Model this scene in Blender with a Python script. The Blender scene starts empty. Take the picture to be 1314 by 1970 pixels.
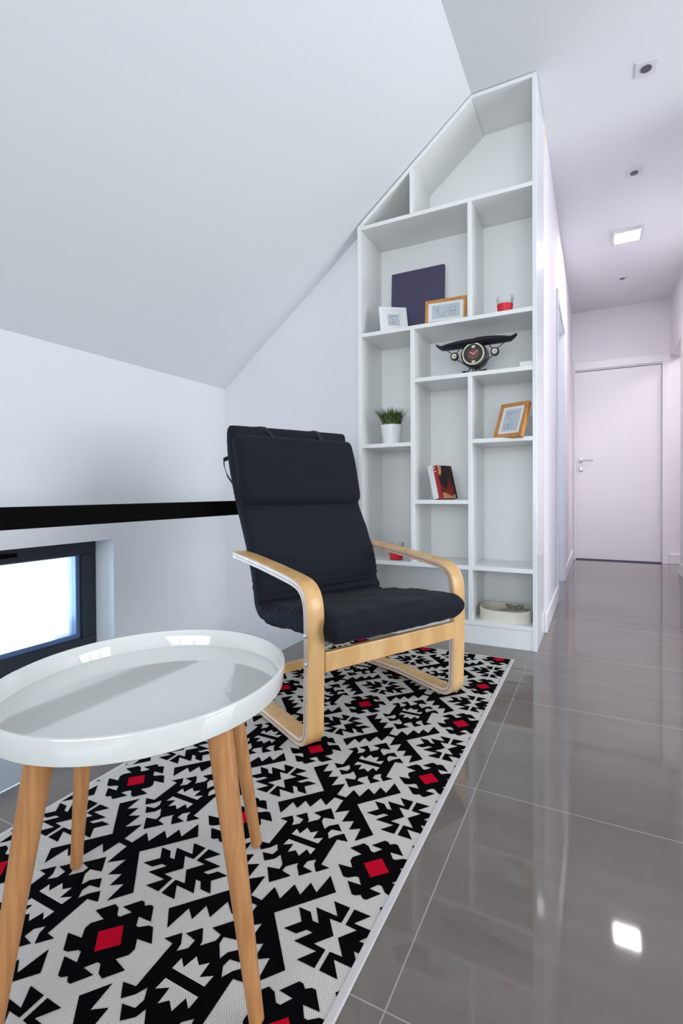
import bpy, bmesh, math, random
from mathutils import Vector, Matrix
random.seed(7)
sc = bpy.context.scene
COL = sc.collection
R = math.radians

# ------------------------------------------------------------------ camera
cam_d = bpy.data.cameras.new('camera')
cam = bpy.data.objects.new('camera', cam_d)
COL.objects.link(cam)
cam_d.sensor_fit = 'AUTO'
cam_d.sensor_width = 36.0
cam_d.lens = 966.7 * 36.0 / 1970.0
cam_d.shift_y = (955.8 - 985.0) / 1970.0
cam_d.clip_start = 0.02
cam.location = (0.249312, -2.454854, 0.74094)
_Rt = Vector((0.89063147, 0.45469566, -0.0052392))
_Up = Vector((2.05990969e-04, 1.11182421e-02, 9.99938169e-01))
_Fw = Vector((-0.45472579, 0.89057748, -0.00980859))
cam.rotation_euler = Matrix(((_Rt.x, _Up.x, -_Fw.x), (_Rt.y, _Up.y, -_Fw.y), (_Rt.z, _Up.z, -_Fw.z))).to_euler()
sc.camera = cam

# ------------------------------------------------------------------ world, exposure
sc.view_settings.view_transform = 'Standard'
sc.view_settings.look = 'None'
sc.view_settings.gamma = 1.0
sc.view_settings.use_curve_mapping = False
sc.view_settings.exposure = 0.31
w = bpy.data.worlds.new('overcast_sky')
sc.world = w
w.use_nodes = True
w.node_tree.nodes['Background'].inputs[0].default_value = (0.88, 0.94, 1.0, 1)
w.node_tree.nodes['Background'].inputs[1].default_value = 2.2

def area(name, loc, direction, sx, sy, power, color):
    l = bpy.data.lights.new(name, 'AREA')
    l.shape = 'RECTANGLE'
    l.size = sx
    l.size_y = sy
    l.energy = power
    l.color = color
    o = bpy.data.objects.new(name, l)
    o.location = loc
    o.rotation_euler = Vector(direction).to_track_quat('-Z', 'Y').to_euler()
    COL.objects.link(o)
    return o
# daylight outside the small window, plus light through added unseen rear and side windows
area('daylight_low_window', (-2.35, -1.27, 0.30), (1, 0, 0), 1.0, 0.5, 14, (0.45, 0.70, 1.0))
area('added_rear_light', (0.9, -5.25, 1.30), (0, 1, 0.75), 3.2, 2.0, 80, (0.93, 0.97, 1.0))  # added light, tilted up to brighten the ceiling
area('unseen_side_light', (3.50, -0.65, 1.30), (-1, 0.0, 0.30), 1.8, 2.0, 68, (0.985, 0.985, 1.0))  # added unseen source, placed to light shelves and slope from the right
area('daylight_side_room', (-1.35, 1.75, 1.50), (1, 0, -0.1), 0.8, 1.2, 16, (0.42, 0.62, 1.0))
area('hall_room_light', (1.9, 3.0, 2.55), (0, 0, -1), 0.6, 0.6, 22, (1.0, 0.90, 0.95))

# ------------------------------------------------------------------ materials
def mat(name, color, rough=0.5, spec=0.5, metal=0.0, coat=0.0, sheen=0.0):
    m = bpy.data.materials.new(name)
    m.use_nodes = True
    b = m.node_tree.nodes['Principled BSDF']
    b.inputs['Base Color'].default_value = (*color, 1)
    b.inputs['Roughness'].default_value = rough
    b.inputs['Specular IOR Level'].default_value = spec
    b.inputs['Metallic'].default_value = metal
    b.inputs['Coat Weight'].default_value = coat
    b.inputs['Sheen Weight'].default_value = sheen
    return m

def nodes(m):
    nt = m.node_tree
    return nt, nt.nodes, nt.links, nt.nodes['Principled BSDF']

def add_noise_bump(m, scale=60, strength=0.1, dist=0.002, detail=4, coord='Object', stretch=(1, 1, 1)):
    nt, n, l, b = nodes(m)
    tc = n.new('ShaderNodeTexCoord')
    mp = n.new('ShaderNodeMapping')
    mp.inputs['Scale'].default_value = stretch
    nz = n.new('ShaderNodeTexNoise')
    nz.inputs['Scale'].default_value = scale
    nz.inputs['Detail'].default_value = detail
    bp = n.new('ShaderNodeBump')
    bp.inputs['Strength'].default_value = strength
    bp.inputs['Distance'].default_value = dist
    l.new(tc.outputs[coord], mp.inputs[0])
    l.new(mp.outputs[0], nz.inputs['Vector'])
    l.new(nz.outputs['Fac'], bp.inputs['Height'])
    l.new(bp.outputs[0], b.inputs['Normal'])
    return nz

def wood(name, c1, c2, rough=0.4, stretch=(1, 1, 14), scale=9, coat=0.15):
    """grain runs along the axis whose stretch is small"""
    m = mat(name, c1, rough, 0.45, coat=coat)
    nt, n, l, b = nodes(m)
    tc = n.new('ShaderNodeTexCoord')
    mp = n.new('ShaderNodeMapping')
    mp.inputs['Scale'].default_value = stretch
    nz = n.new('ShaderNodeTexNoise')
    nz.inputs['Scale'].default_value = scale
    nz.inputs['Detail'].default_value = 6
    nz.inputs['Distortion'].default_value = 0.6
    cr = n.new('ShaderNodeValToRGB')
    cr.color_ramp.elements[0].position = 0.35
    cr.color_ramp.elements[0].color = (*c2, 1)
    cr.color_ramp.elements[1].position = 0.62
    cr.color_ramp.elements[1].color = (*c1, 1)
    l.new(tc.outputs['Object'], mp.inputs[0])
    l.new(mp.outputs[0], nz.inputs['Vector'])
    l.new(nz.outputs['Fac'], cr.inputs[0])
    l.new(cr.outputs[0], b.inputs['Base Color'])
    return m

def ply(name, c1, c2, axis_scale):
    """laminated birch edge: thin layers"""
    return wood(name, c1, c2, 0.45, axis_scale, 5)

M = {}
M['wall'] = mat('white_wall_paint', (0.80, 0.81, 0.83), 0.6, 0.3)
add_noise_bump(M['wall'], 180, 0.06, 0.001)
M['ceiling'] = mat('white_ceiling_paint', (0.79, 0.80, 0.82), 0.7, 0.25)
M['hallwall'] = mat('pale_hall_paint', (0.83, 0.80, 0.83), 0.8, 0.1)
M['lacquer'] = mat('white_shelf_laminate', (0.85, 0.85, 0.835), 0.28, 0.5)
add_noise_bump(M['lacquer'], 30, 0.02, 0.001)
M['lacquer_gloss'] = mat('glossy_white_laminate', (0.81, 0.81, 0.83), 0.16, 0.5)
M['trim'] = mat('white_trim_paint', (0.83, 0.82, 0.84), 0.3, 0.5)
M['door'] = mat('white_door_lacquer', (0.83, 0.80, 0.82), 0.35, 0.5)
M['black'] = mat('black_rail_coat', (0.0012, 0.0011, 0.001), 0.8, 0.08)
M['anthracite'] = mat('anthracite_window_frame', (0.018, 0.022, 0.032), 0.45, 0.5)
M['chrome'] = mat('brushed_steel', (0.72, 0.73, 0.76), 0.22, 0.5, 1.0)
M['grey_trim'] = mat('grey_spot_trim', (0.70, 0.70, 0.73), 0.4)
M['dark'] = mat('dark_lens', (0.08, 0.085, 0.10), 0.3)
M['fabric'] = mat('dark_navy_cotton', (0.0125, 0.0145, 0.0205), 0.85, 0.12, sheen=0.03)
M['fabric_pillow'] = mat('dark_pillow_cotton', (0.0120, 0.0128, 0.0180), 0.85, 0.12, sheen=0.03)
M['webbing'] = mat('black_webbing', (0.010, 0.010, 0.012), 0.8)
M['birch'] = wood('birch_veneer', (0.74, 0.46, 0.20), (0.62, 0.345, 0.125), 0.36, (3, 3, 0.8), 6)
M['birch_edge'] = wood('birch_ply_edge', (0.74, 0.56, 0.43), (0.64, 0.45, 0.33), 0.45, (3, 3, 3), 6)
M['birch_core'] = mat('birch_core_line', (0.36, 0.20, 0.12), 0.5)
M['beech'] = wood('beech_leg', (0.50, 0.235, 0.090), (0.40, 0.172, 0.060), 0.42, (26, 26, 1.6), 5, 0.1)
M['oak'] = wood('oak_frame_wood', (0.60, 0.27, 0.065), (0.46, 0.19, 0.040), 0.45, (8, 8, 8), 6)
M['tray'] = mat('white_tray_lacquer', (0.70, 0.71, 0.685), 0.06, 0.5, coat=0.6)
M['mount'] = mat('white_picture_mount', (0.80, 0.80, 0.79), 0.7)
M['print'] = mat('grey_blue_print', (0.50, 0.55, 0.59), 0.6)
M['ink'] = mat('grey_ink', (0.14, 0.16, 0.18), 0.7)
M['whiteframe'] = mat('white_frame_lacquer', (0.84, 0.84, 0.84), 0.35)
M['violet'] = mat('dark_violet_canvas', (0.066, 0.058, 0.118), 0.7)
M['potwhite'] = mat('white_ceramic', (0.84, 0.84, 0.83), 0.3)
M['soil'] = mat('dark_soil', (0.012, 0.011, 0.008), 0.95)
M['redwax'] = mat('red_wax', (0.68, 0.006, 0.020), 0.45)
M['gold'] = mat('pale_brass', (0.80, 0.72, 0.48), 0.25, 0.5, 1.0)
M['clockblack'] = mat('black_clock_enamel', (0.006, 0.007, 0.014), 0.35)
M['clockface'] = mat('dark_clock_face', (0.020, 0.022, 0.024), 0.5)
M['clockred'] = mat('brick_red_clock_centre', (0.18, 0.045, 0.040), 0.5)
M['cream'] = mat('cream_paint', (0.72, 0.68, 0.56), 0.6)
M['bandcream'] = mat('cream_leather_band', (0.74, 0.69, 0.58), 0.5)
M['bandgrey'] = mat('grey_brown_ribbon', (0.20, 0.18, 0.15), 0.8)
M['tape'] = mat('yellow_masking_tape', (0.82, 0.76, 0.50), 0.6)
M['bookred'] = mat('red_book_cover', (0.42, 0.006, 0.008), 0.3)
M['bookdark'] = mat('dark_book_cover', (0.020, 0.004, 0.004), 0.3)
M['bookskin'] = mat('warm_cover_picture', (0.62, 0.30, 0.14), 0.4)
M['booknavy'] = mat('navy_book_cover', (0.012, 0.012, 0.04), 0.4)
M['paper'] = mat('white_paper', (0.82, 0.80, 0.77), 0.7)
M['rugborder'] = mat('pale_rug_binding', (0.56, 0.53, 0.52), 0.9, 0.1)
M['tread'] = mat('pale_stair_plaster', (0.72, 0.76, 0.80), 0.6)

# white opaque lit panel of the hall lamp
def emit(name, color, strength):
    m = bpy.data.materials.new(name)
    m.use_nodes = True
    n = m.node_tree.nodes
    n.clear()
    e = n.new('ShaderNodeEmission')
    e.inputs[0].default_value = (*color, 1)
    e.inputs[1].default_value = strength
    o = n.new('ShaderNodeOutputMaterial')
    m.node_tree.links.new(e.outputs[0], o.inputs[0])
    return m
M['lamp'] = emit('lit_led_panel', (1.0, 0.93, 0.97), 165)

def thin_glass(name, tint, gloss=1.0):
    m = bpy.data.materials.new(name)
    m.use_nodes = True
    n = m.node_tree.nodes
    l = m.node_tree.links
    n.clear()
    t = n.new('ShaderNodeBsdfTransparent')
    t.inputs[0].default_value = (*tint, 1)
    g = n.new('ShaderNodeBsdfGlossy')
    g.inputs['Roughness'].default_value = 0.02
    fr = n.new('ShaderNodeFresnel')
    fr.inputs[0].default_value = 1.45
    mu = n.new('ShaderNodeMath')
    mu.operation = 'MULTIPLY'
    mu.inputs[1].default_value = gloss
    mx = n.new('ShaderNodeMixShader')
    o = n.new('ShaderNodeOutputMaterial')
    l.new(fr.outputs[0], mu.inputs[0])
    l.new(mu.outputs[0], mx.inputs[0])
    l.new(t.outputs[0], mx.inputs[1])
    l.new(g.outputs[0], mx.inputs[2])
    l.new(mx.outputs[0], o.inputs[0])
    return m
M['pane'] = thin_glass('window_pane_glass', (0.95, 0.98, 1.0))
M['balglass'] = thin_glass('clear_balustrade_glass', (0.985, 0.99, 0.99), 0.25)
M['cup'] = thin_glass('clear_cup_glass', (0.985, 0.985, 0.985), 0.5)

# polished grey porcelain tiles, 60 x 60 with thin pale joints
def floor_material():
    m = mat('polished_grey_porcelain', (0.2, 0.19, 0.18), 0.03, 0.5)
    nt, n, l, b = nodes(m)
    tc = n.new('ShaderNodeTexCoord')
    sp = n.new('ShaderNodeSeparateXYZ')
    l.new(tc.outputs['Object'], sp.inputs[0])
    def grid(out, off, size):
        a = n.new('ShaderNodeMath'); a.operation = 'SUBTRACT'; a.inputs[1].default_value = off
        l.new(out, a.inputs[0])
        c = n.new('ShaderNodeMath'); c.operation = 'DIVIDE'; c.inputs[1].default_value = size
        l.new(a.outputs[0], c.inputs[0])
        fl = n.new('ShaderNodeMath'); fl.operation = 'FLOOR'; l.new(c.outputs[0], fl.inputs[0])
        f = n.new('ShaderNodeMath'); f.operation = 'SUBTRACT'; l.new(c.outputs[0], f.inputs[0]); l.new(fl.outputs[0], f.inputs[1])
        g = n.new('ShaderNodeMath'); g.operation = 'SUBTRACT'; g.inputs[1].default_value = 0.5
        l.new(f.outputs[0], g.inputs[0])
        h = n.new('ShaderNodeMath'); h.operation = 'ABSOLUTE'; l.new(g.outputs[0], h.inputs[0])
        k = n.new('ShaderNodeMath'); k.operation = 'GREATER_THAN'; k.inputs[1].default_value = 0.5 - 0.0011 / size
        l.new(h.outputs[0], k.inputs[0])
        return k.outputs[0], fl.outputs[0]
    gx, ix = grid(sp.outputs[0], -0.0215, 1.2)
    gy, iy = grid(sp.outputs[1], -0.598, 0.5995)
    mxm = n.new('ShaderNodeMath'); mxm.operation = 'MAXIMUM'
    l.new(gx, mxm.inputs[0]); l.new(gy, mxm.inputs[1])
    # faint cloudy veins running across the tile
    mp = n.new('ShaderNodeMapping')
    mp.inputs['Rotation'].default_value = (0, 0, R(25))
    mp.inputs['Scale'].default_value = (1.2, 6, 1)
    l.new(tc.outputs['Object'], mp.inputs[0])
    nz = n.new('ShaderNodeTexNoise')
    nz.inputs['Scale'].default_value = 1.7
    nz.inputs['Detail'].default_value = 7
    nz.inputs['Roughness'].default_value = 0.62
    nz.inputs['Distortion'].default_value = 0.7
    l.new(mp.outputs[0], nz.inputs['Vector'])
    cr = n.new('ShaderNodeValToRGB')
    cr.color_ramp.elements[0].position = 0.3
    cr.color_ramp.elements[0].color = (0.148, 0.127, 0.114, 1)
    cr.color_ramp.elements[1].position = 0.7
    cr.color_ramp.elements[1].color = (0.180, 0.156, 0.140, 1)
    l.new(nz.outputs['Fac'], cr.inputs[0])
    # fine speckle
    n2 = n.new('ShaderNodeTexNoise')
    n2.inputs['Scale'].default_value = 420
    n2.inputs['Detail'].default_value = 2
    l.new(tc.outputs['Object'], n2.inputs['Vector'])
    mr = n.new('ShaderNodeMapRange')
    mr.inputs['To Min'].default_value = 0.9
    mr.inputs['To Max'].default_value = 1.1
    l.new(n2.outputs['Fac'], mr.inputs[0])
    ml = n.new('ShaderNodeMixRGB'); ml.blend_type = 'MULTIPLY'; ml.inputs[0].default_value = 1
    l.new(cr.outputs[0], ml.inputs[1]); l.new(mr.outputs[0], ml.inputs[2])
    mx = n.new('ShaderNodeMixRGB')
    mx.inputs[2].default_value = (0.36, 0.33, 0.30, 1)
    l.new(mxm.outputs[0], mx.inputs[0])
    l.new(ml.outputs[0], mx.inputs[1])
    l.new(mx.outputs[0], b.inputs['Base Color'])
    rr = n.new('ShaderNodeMath'); rr.operation = 'MULTIPLY_ADD'
    rr.inputs[1].default_value = 0.4; rr.inputs[2].default_value = 0.035
    l.new(mxm.outputs[0], rr.inputs[0])
    l.new(rr.outputs[0], b.inputs['Roughness'])
    sv = n.new('ShaderNodeMath'); sv.operation = 'MULTIPLY_ADD'; sv.inputs[1].default_value = -0.45; sv.inputs[2].default_value = 0.5
    l.new(mxm.outputs[0], sv.inputs[0]); l.new(sv.outputs[0], b.inputs['Specular IOR Level'])
    return m
M['floor'] = floor_material()

# flat woven rug yarn: rows of small dark gaps between the stitches
def weave(name, c, gap, period=0.0042, amount=0.75):
    m = mat(name, c, 0.95, 0.02)
    nt, n, l, b = nodes(m)
    tc = n.new('ShaderNodeTexCoord')
    mp = n.new('ShaderNodeMapping')
    mp.inputs['Scale'].default_value = (2 * math.pi / period, 2 * math.pi / (period * 1.35), 1)
    l.new(tc.outputs['Object'], mp.inputs[0])
    sp = n.new('ShaderNodeSeparateXYZ')
    l.new(mp.outputs[0], sp.inputs[0])
    # every other row is shifted by half a stitch: sin(y) + sin(x)*... diagonal lattice
    a = n.new('ShaderNodeMath'); a.operation = 'ADD'; l.new(sp.outputs[0], a.inputs[0]); l.new(sp.outputs[1], a.inputs[1])
    s = n.new('ShaderNodeMath'); s.operation = 'SUBTRACT'; l.new(sp.outputs[0], s.inputs[0]); l.new(sp.outputs[1], s.inputs[1])
    s1 = n.new('ShaderNodeMath'); s1.operation = 'SINE'; l.new(a.outputs[0], s1.inputs[0])
    s2 = n.new('ShaderNodeMath'); s2.operation = 'SINE'; l.new(s.outputs[0], s2.inputs[0])
    p = n.new('ShaderNodeMath'); p.operation = 'ADD'; l.new(s1.outputs[0], p.inputs[0]); l.new(s2.outputs[0], p.inputs[1])
    mr = n.new('ShaderNodeMapRange')
    mr.inputs['From Min'].default_value = 0.85
    mr.inputs['From Max'].default_value = 1.7
    mr.inputs['To Min'].default_value = 0.0
    mr.inputs['To Max'].default_value = amount
    l.new(p.outputs[0], mr.inputs[0])
    nz = n.new('ShaderNodeTexNoise'); nz.inputs['Scale'].default_value = 700
    l.new(tc.outputs['Object'], nz.inputs['Vector'])
    m2 = n.new('ShaderNodeMapRange'); m2.inputs['To Min'].default_value = 0.82; m2.inputs['To Max'].default_value = 1.15
    l.new(nz.outputs['Fac'], m2.inputs[0])
    mx = n.new('ShaderNodeMixRGB')
    mx.inputs[1].default_value = (*c, 1); mx.inputs[2].default_value = (*gap, 1)
    l.new(mr.outputs[0], mx.inputs[0])
    mm = n.new('ShaderNodeMixRGB'); mm.blend_type = 'MULTIPLY'; mm.inputs[0].default_value = 1
    l.new(mx.outputs[0], mm.inputs[1]); l.new(m2.outputs[0], mm.inputs[2])
    l.new(mm.outputs[0], b.inputs['Base Color'])
    bp = n.new('ShaderNodeBump'); bp.inputs['Strength'].default_value = 0.6; bp.inputs['Distance'].default_value = 0.0012
    bp.invert = True
    l.new(mr.outputs[0], bp.inputs['Height'])
    l.new(bp.outputs[0], b.inputs['Normal'])
    return m
M['rugwhite'] = weave('ivory_flatweave', (0.62, 0.585, 0.545), (0.13, 0.115, 0.10))
M['rugblack'] = weave('black_flatweave', (0.0032, 0.0027, 0.0036), (0.001, 0.001, 0.001))
M['rugred'] = weave('red_flatweave', (0.52, 0.004, 0.022), (0.18, 0.0, 0.01))
# fabric: fine weave and soft wrinkles
def fabric_tex(m):
    nt, n, l, b = nodes(m)
    tc = n.new('ShaderNodeTexCoord')
    n1 = n.new('ShaderNodeTexNoise'); n1.inputs['Scale'].default_value = 7; n1.inputs['Detail'].default_value = 3
    n1.inputs['Distortion'].default_value = 0.8
    n2 = n.new('ShaderNodeTexNoise'); n2.inputs['Scale'].default_value = 900
    mp = n.new('ShaderNodeMapping'); mp.inputs['Scale'].default_value = (0.5, 1.5, 2.2)
    l.new(tc.outputs['Object'], mp.inputs[0]); l.new(mp.outputs[0], n1.inputs['Vector'])
    l.new(tc.outputs['Object'], n2.inputs['Vector'])
    b1 = n.new('ShaderNodeBump'); b1.inputs['Strength'].default_value = 0.35; b1.inputs['Distance'].default_value = 0.012
    b2 = n.new('ShaderNodeBump'); b2.inputs['Strength'].default_value = 0.3; b2.inputs['Distance'].default_value = 0.0006
    l.new(n1.outputs['Fac'], b1.inputs['Height']); l.new(n2.outputs['Fac'], b2.inputs['Height'])
    l.new(b1.outputs[0], b2.inputs['Normal']); l.new(b2.outputs[0], b.inputs['Normal'])
fabric_tex(M['fabric'])
fabric_tex(M['fabric_pillow'])
def blade_material():
    m = mat('grass_blade_green', (0.05, 0.10, 0.02), 0.5)
    nt, n, l, b = nodes(m)
    tc = n.new('ShaderNodeTexCoord')
    nz = n.new('ShaderNodeTexNoise'); nz.inputs['Scale'].default_value = 90
    cr = n.new('ShaderNodeValToRGB')
    cr.color_ramp.elements[0].position = 0.35; cr.color_ramp.elements[0].color = (0.012, 0.026, 0.005, 1)
    cr.color_ramp.elements[1].position = 0.68; cr.color_ramp.elements[1].color = (0.130, 0.205, 0.045, 1)
    l.new(tc.outputs['Object'], nz.inputs['Vector']); l.new(nz.outputs['Fac'], cr.inputs[0]); l.new(cr.outputs[0], b.inputs['Base Color'])
    return m
M['blade'] = blade_material()

# ------------------------------------------------------------------ mesh helpers
def link(name, bm, material, parent=None, smooth=False, loc=None, rot=None):
    me = bpy.data.meshes.new(name)
    bmesh.ops.recalc_face_normals(bm, faces=bm.faces[:])
    bm.to_mesh(me)
    bm.free()
    mats = material if isinstance(material, (list, tuple)) else [material]
    for m in mats:
        me.materials.append(m)
    if smooth:
        for p in me.polygons:
            p.use_smooth = True
        me.set_sharp_from_angle(angle=R(42))
    o = bpy.data.objects.new(name, me)
    COL.objects.link(o)
    if parent:
        o.parent = parent
    if loc:
        o.location = loc
    if rot:
        o.rotation_euler = rot
    return o

def bevel(o, width, seg=2):
    md = o.modifiers.new('bevel', 'BEVEL')
    md.width = width
    md.segments = seg
    md.limit_method = 'ANGLE'
    md.angle_limit = R(40)
    return o

def box(bm, x0, x1, y0, y1, z0, z1, mi=0, mtx=None):
    v = [bm.verts.new(p) for p in ((x0, y0, z0), (x1, y0, z0), (x1, y1, z0), (x0, y1, z0), (x0, y0, z1), (x1, y0, z1), (x1, y1, z1), (x0, y1, z1))]
    if mtx:
        for a in v:
            a.co = mtx @ a.co
    for f in ((0, 3, 2, 1), (4, 5, 6, 7), (0, 1, 5, 4), (1, 2, 6, 5), (2, 3, 7, 6), (3, 0, 4, 7)):
        bm.faces.new([v[i] for i in f]).material_index = mi
    return v

def B(x0, x1, y0, y1, z0, z1):
    bm = bmesh.new()
    box(bm, x0, x1, y0, y1, z0, z1)
    return bm

def prism(bm, pts, axis, a0, a1, mi=0):
    """polygon pts (2D) extruded along axis between a0 and a1"""
    def P(p, a):
        if axis == 1: return (p[0], a, p[1])
        if axis == 0: return (a, p[0], p[1])
        return (p[0], p[1], a)
    A = [bm.verts.new(P(p, a0)) for p in pts]
    Bv = [bm.verts.new(P(p, a1)) for p in pts]
    bm.faces.new(A).material_index = mi
    bm.faces.new(Bv[::-1]).material_index = mi
    for i in range(len(pts)):
        j = (i + 1) % len(pts)
        bm.faces.new((A[i], Bv[i], Bv[j], A[j])).material_index = mi

def lathe(bm, prof, seg=40, origin=(0, 0, 0), mtx=None, mi=0, cap=True):
    rings = []
    for r, z in prof:
        ring = []
        for i in range(seg):
            t = 2 * math.pi * i / seg
            p = Vector((r * math.cos(t), r * math.sin(t), z))
            if mtx: p = mtx @ p
            ring.append(bm.verts.new(p + Vector(origin)))
        rings.append(ring)
    for a, b in zip(rings, rings[1:]):
        for i in range(seg):
            j = (i + 1) % seg
            bm.faces.new((a[i], a[j], b[j], b[i])).material_index = mi
    if cap:
        bm.faces.new(rings[0][::-1]).material_index = mi
        bm.faces.new(rings[-1]).material_index = mi

def tube(bm, pts, r, seg=10, mi=0, flat=None):
    """round (or flattened) tube along points; flat = (up vector, factor)"""
    pts = [Vector(p) for p in pts]
    rings = []
    for i, p in enumerate(pts):
        t = (pts[min(i + 1, len(pts) - 1)] - pts[max(i - 1, 0)]).normalized()
        ref = Vector((0, 0, 1)) if abs(t.z) < 0.9 else Vector((0, 1, 0))
        if flat: ref = Vector(flat[0])
        u = t.cross(ref).normalized()
        v = u.cross(t).normalized()
        rr = r[i] if isinstance(r, (list, tuple)) else r
        k = flat[1] if flat else 1
        rings.append([bm.verts.new(p + u * rr * math.cos(2 * math.pi * q / seg) + v * rr * k * math.sin(2 * math.pi * q / seg)) for q in range(seg)])
    for a, b in zip(rings, rings[1:]):
        for i in range(seg):
            j = (i + 1) % seg
            bm.faces.new((a[i], a[j], b[j], b[i])).material_index = mi
    bm.faces.new(rings[0][::-1]).material_index = mi
    bm.faces.new(rings[-1]).material_index = mi

def empty(name, loc=(0, 0, 0), rz=0.0):
    o = bpy.data.objects.new(name, None)
    o.location = loc
    o.rotation_euler = (0, 0, rz)
    o.empty_display_size = 0.05
    COL.objects.link(o)
    return o

def tag(o, label=None, cat=None, group=None, kind=None):
    if label: o['label'] = label
    if cat: o['category'] = cat
    if group: o['group'] = group
    if kind: o['kind'] = kind
    return o

def struct(name, bm, m, label=None, parent=None):
    o = link(name, bm, m, parent)
    if not parent:
        o['kind'] = 'structure'
        if label: o['label'] = label
    return o

def copy_tree(o, parent=None):
    c = o.copy()
    COL.objects.link(c)
    c.parent = parent
    for ch in list(o.children):
        copy_tree(ch, c)
    return c

# ------------------------------------------------------------------ the room
H = 2.65
XE = -1.066          # edge of the floor beside the stairwell
XW = -1.876          # knee wall
YB = 0.078           # gable wall left of the bookcase
KX = -0.2937         # crease between flat and sloping ceiling
SL = 0.79
XR = 0.897           # right wall of the hall
YE = 3.53            # end wall of the hall
YN = -5.0
XS = 3.3
slope_z = lambda x: H - SL * (KX - x)
ZW = slope_z(XW)

bm = bmesh.new()
box(bm, XE, 0.0, YN, YB, -0.20, 0)
box(bm, 0.0, XS, YN, YE + 0.2, -0.20, 0)
box(bm, XE, 0.0, YB, YE + 0.2, -0.20, 0)
struct('floor', bm, M['floor'], 'polished grey tiled floor with thin pale joints')
bm = B(XW - 0.25, XE, YN, YB + 0.2, -1.6, -1.5)
struct('floor_stairwell', bm, M['tread'], 'pale floor at the bottom of the stairwell')
bm = B(XE, XE + 0.05, YN, YB + 0.2, -1.5, -0.20)
struct('wall_stairwell', bm, M['wall'], 'white wall under the floor edge of the stairwell')
struct('trim_1', B(XE - 0.004, XE + 0.001, YN, YB, -0.05, 0.0015), M['chrome'], 'thin metal strip along the floor edge beside the stairwell')

# knee wall with the low window opening
WY0, WY1, WZ0, WZ1 = -1.79, -0.765, -0.045, 0.514
bm = bmesh.new()
T = 0.27
box(bm, XW - T, XW, YN, WY0, -1.5, ZW)
box(bm, XW - T, XW, WY1, YB + 0.2, -1.5, ZW)
box(bm, XW - T, XW, WY0, WY1, -1.5, WZ0)
box(bm, XW - T, XW, WY0, WY1, WZ1, ZW)
struct('wall_left', bm, M['wall'], 'low white wall under the sloping ceiling')
# gable wall beside the bookcase
bm = bmesh.new()
prism(bm, [(XW, -1.5), (-0.895, -1.5), (-0.895, slope_z(-0.895)), (XW, ZW)], 1, YB, YB + 0.12)
struct('wall_back', bm, M['wall'], 'white gable wall left of the bookcase')
# ceilings
bm = bmesh.new()
prism(bm, [(KX, H), (XW - 0.3, slope_z(XW - 0.3)), (XW - 0.3, slope_z(XW - 0.3) + 0.15), (KX, H + 0.15)], 1, YN, YB + 0.32)
struct('ceiling_slope', bm, M['ceiling'], 'sloping white ceiling over the armchair')
bm = B(KX, XS, YN, YE + 0.2, H, H + 0.15)
struct('ceiling', bm, M['ceiling'], 'flat white ceiling over the hall and the room')
# hall walls
DY0, DY1, DZ = 1.275, 2.05, 2.03     # opening of the side door
bm = bmesh.new()
box(bm, -0.12, 0.0, 0.345, DY0, 0, H)
box(bm, -0.12, 0.0, DY1, YE, 0, H)
box(bm, -0.12, 0.0, DY0, DY1, DZ, H)
struct('wall_hall', bm, M['hallwall'], 'white wall of the hall running on from the bookcase side')
OY = 2.86
bm = bmesh.new()
box(bm, XR, XR + 0.12, 0.55, OY, 0, H)
box(bm, XR, XR + 0.12, OY, YE, 2.08, H)
struct('wall_right', bm, M['hallwall'], 'white wall on the right of the hall')
EX0, EX1, EZ = 0.036, 0.820, 2.01
bm = bmesh.new()
box(bm, -0.12, EX0 - 0.01, YE, YE + 0.12, 0, H)
box(bm, EX1 + 0.01, 2.6, YE, YE + 0.12, 0, H)
box(bm, EX0 - 0.01, EX1 + 0.01, YE, YE + 0.12, EZ + 0.01, H)
box(bm, EX0 - 0.05, EX1 + 0.05, YE + 0.20, YE + 0.22, 0, H)
struct('wall_end', bm, M['hallwall'], 'pale wall closing the end of the hall')
# room behind the right-hand opening
bm = bmesh.new()
box(bm, 2.5, 2.6, 0.55, YE, 0, H)
box(bm, XR + 0.12, 2.5, 0.55, 0.67, 0, H)
struct('wall_side', bm, M['hallwall'], 'wall of the room opening off the hall')
# room behind the side door (left)
bm = bmesh.new()
box(bm, -1.7, -1.6, 0.45, 3.0, 0, H)
box(bm, -1.6, -0.12, 0.35, 0.45, 0, H)
box(bm, -1.6, -0.12, 2.9, 3.0, 0, H)
box(bm, -1.6, -0.12, 0.45, 2.9, H, H + 0.1)
struct('wall_room', bm, M['wall'], 'white wall of the room behind the side door')
# living-room walls around the camera, with openings added to let light in
bm = bmesh.new()
box(bm, XW - 0.25, -0.75, YN - 0.2, YN, -1.5, H)
box(bm, 2.55, XS + 0.2, YN - 0.2, YN, 0, H)
box(bm, -0.75, 2.55, YN - 0.2, YN, 0, 0.3)
box(bm, -0.75, 2.55, YN - 0.2, YN, 2.35, H)
struct('wall_rear', bm, M['wall'], 'white wall behind the viewer with an opening added for the rear light')
bm = bmesh.new()
box(bm, XS, XS + 0.2, YN, -1.6, 0, H)
box(bm, XS, XS + 0.2, 0.3, 0.67, 0, H)
box(bm, XS, XS + 0.2, -1.6, 0.3, 0, 0.3)
box(bm, XS, XS + 0.2, -1.6, 0.3, 2.35, H)
box(bm, XR + 0.12, XS, 0.43, 0.55, 0, H)
struct('wall_far_right', bm, M['wall'], 'white wall of the living room')

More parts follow.
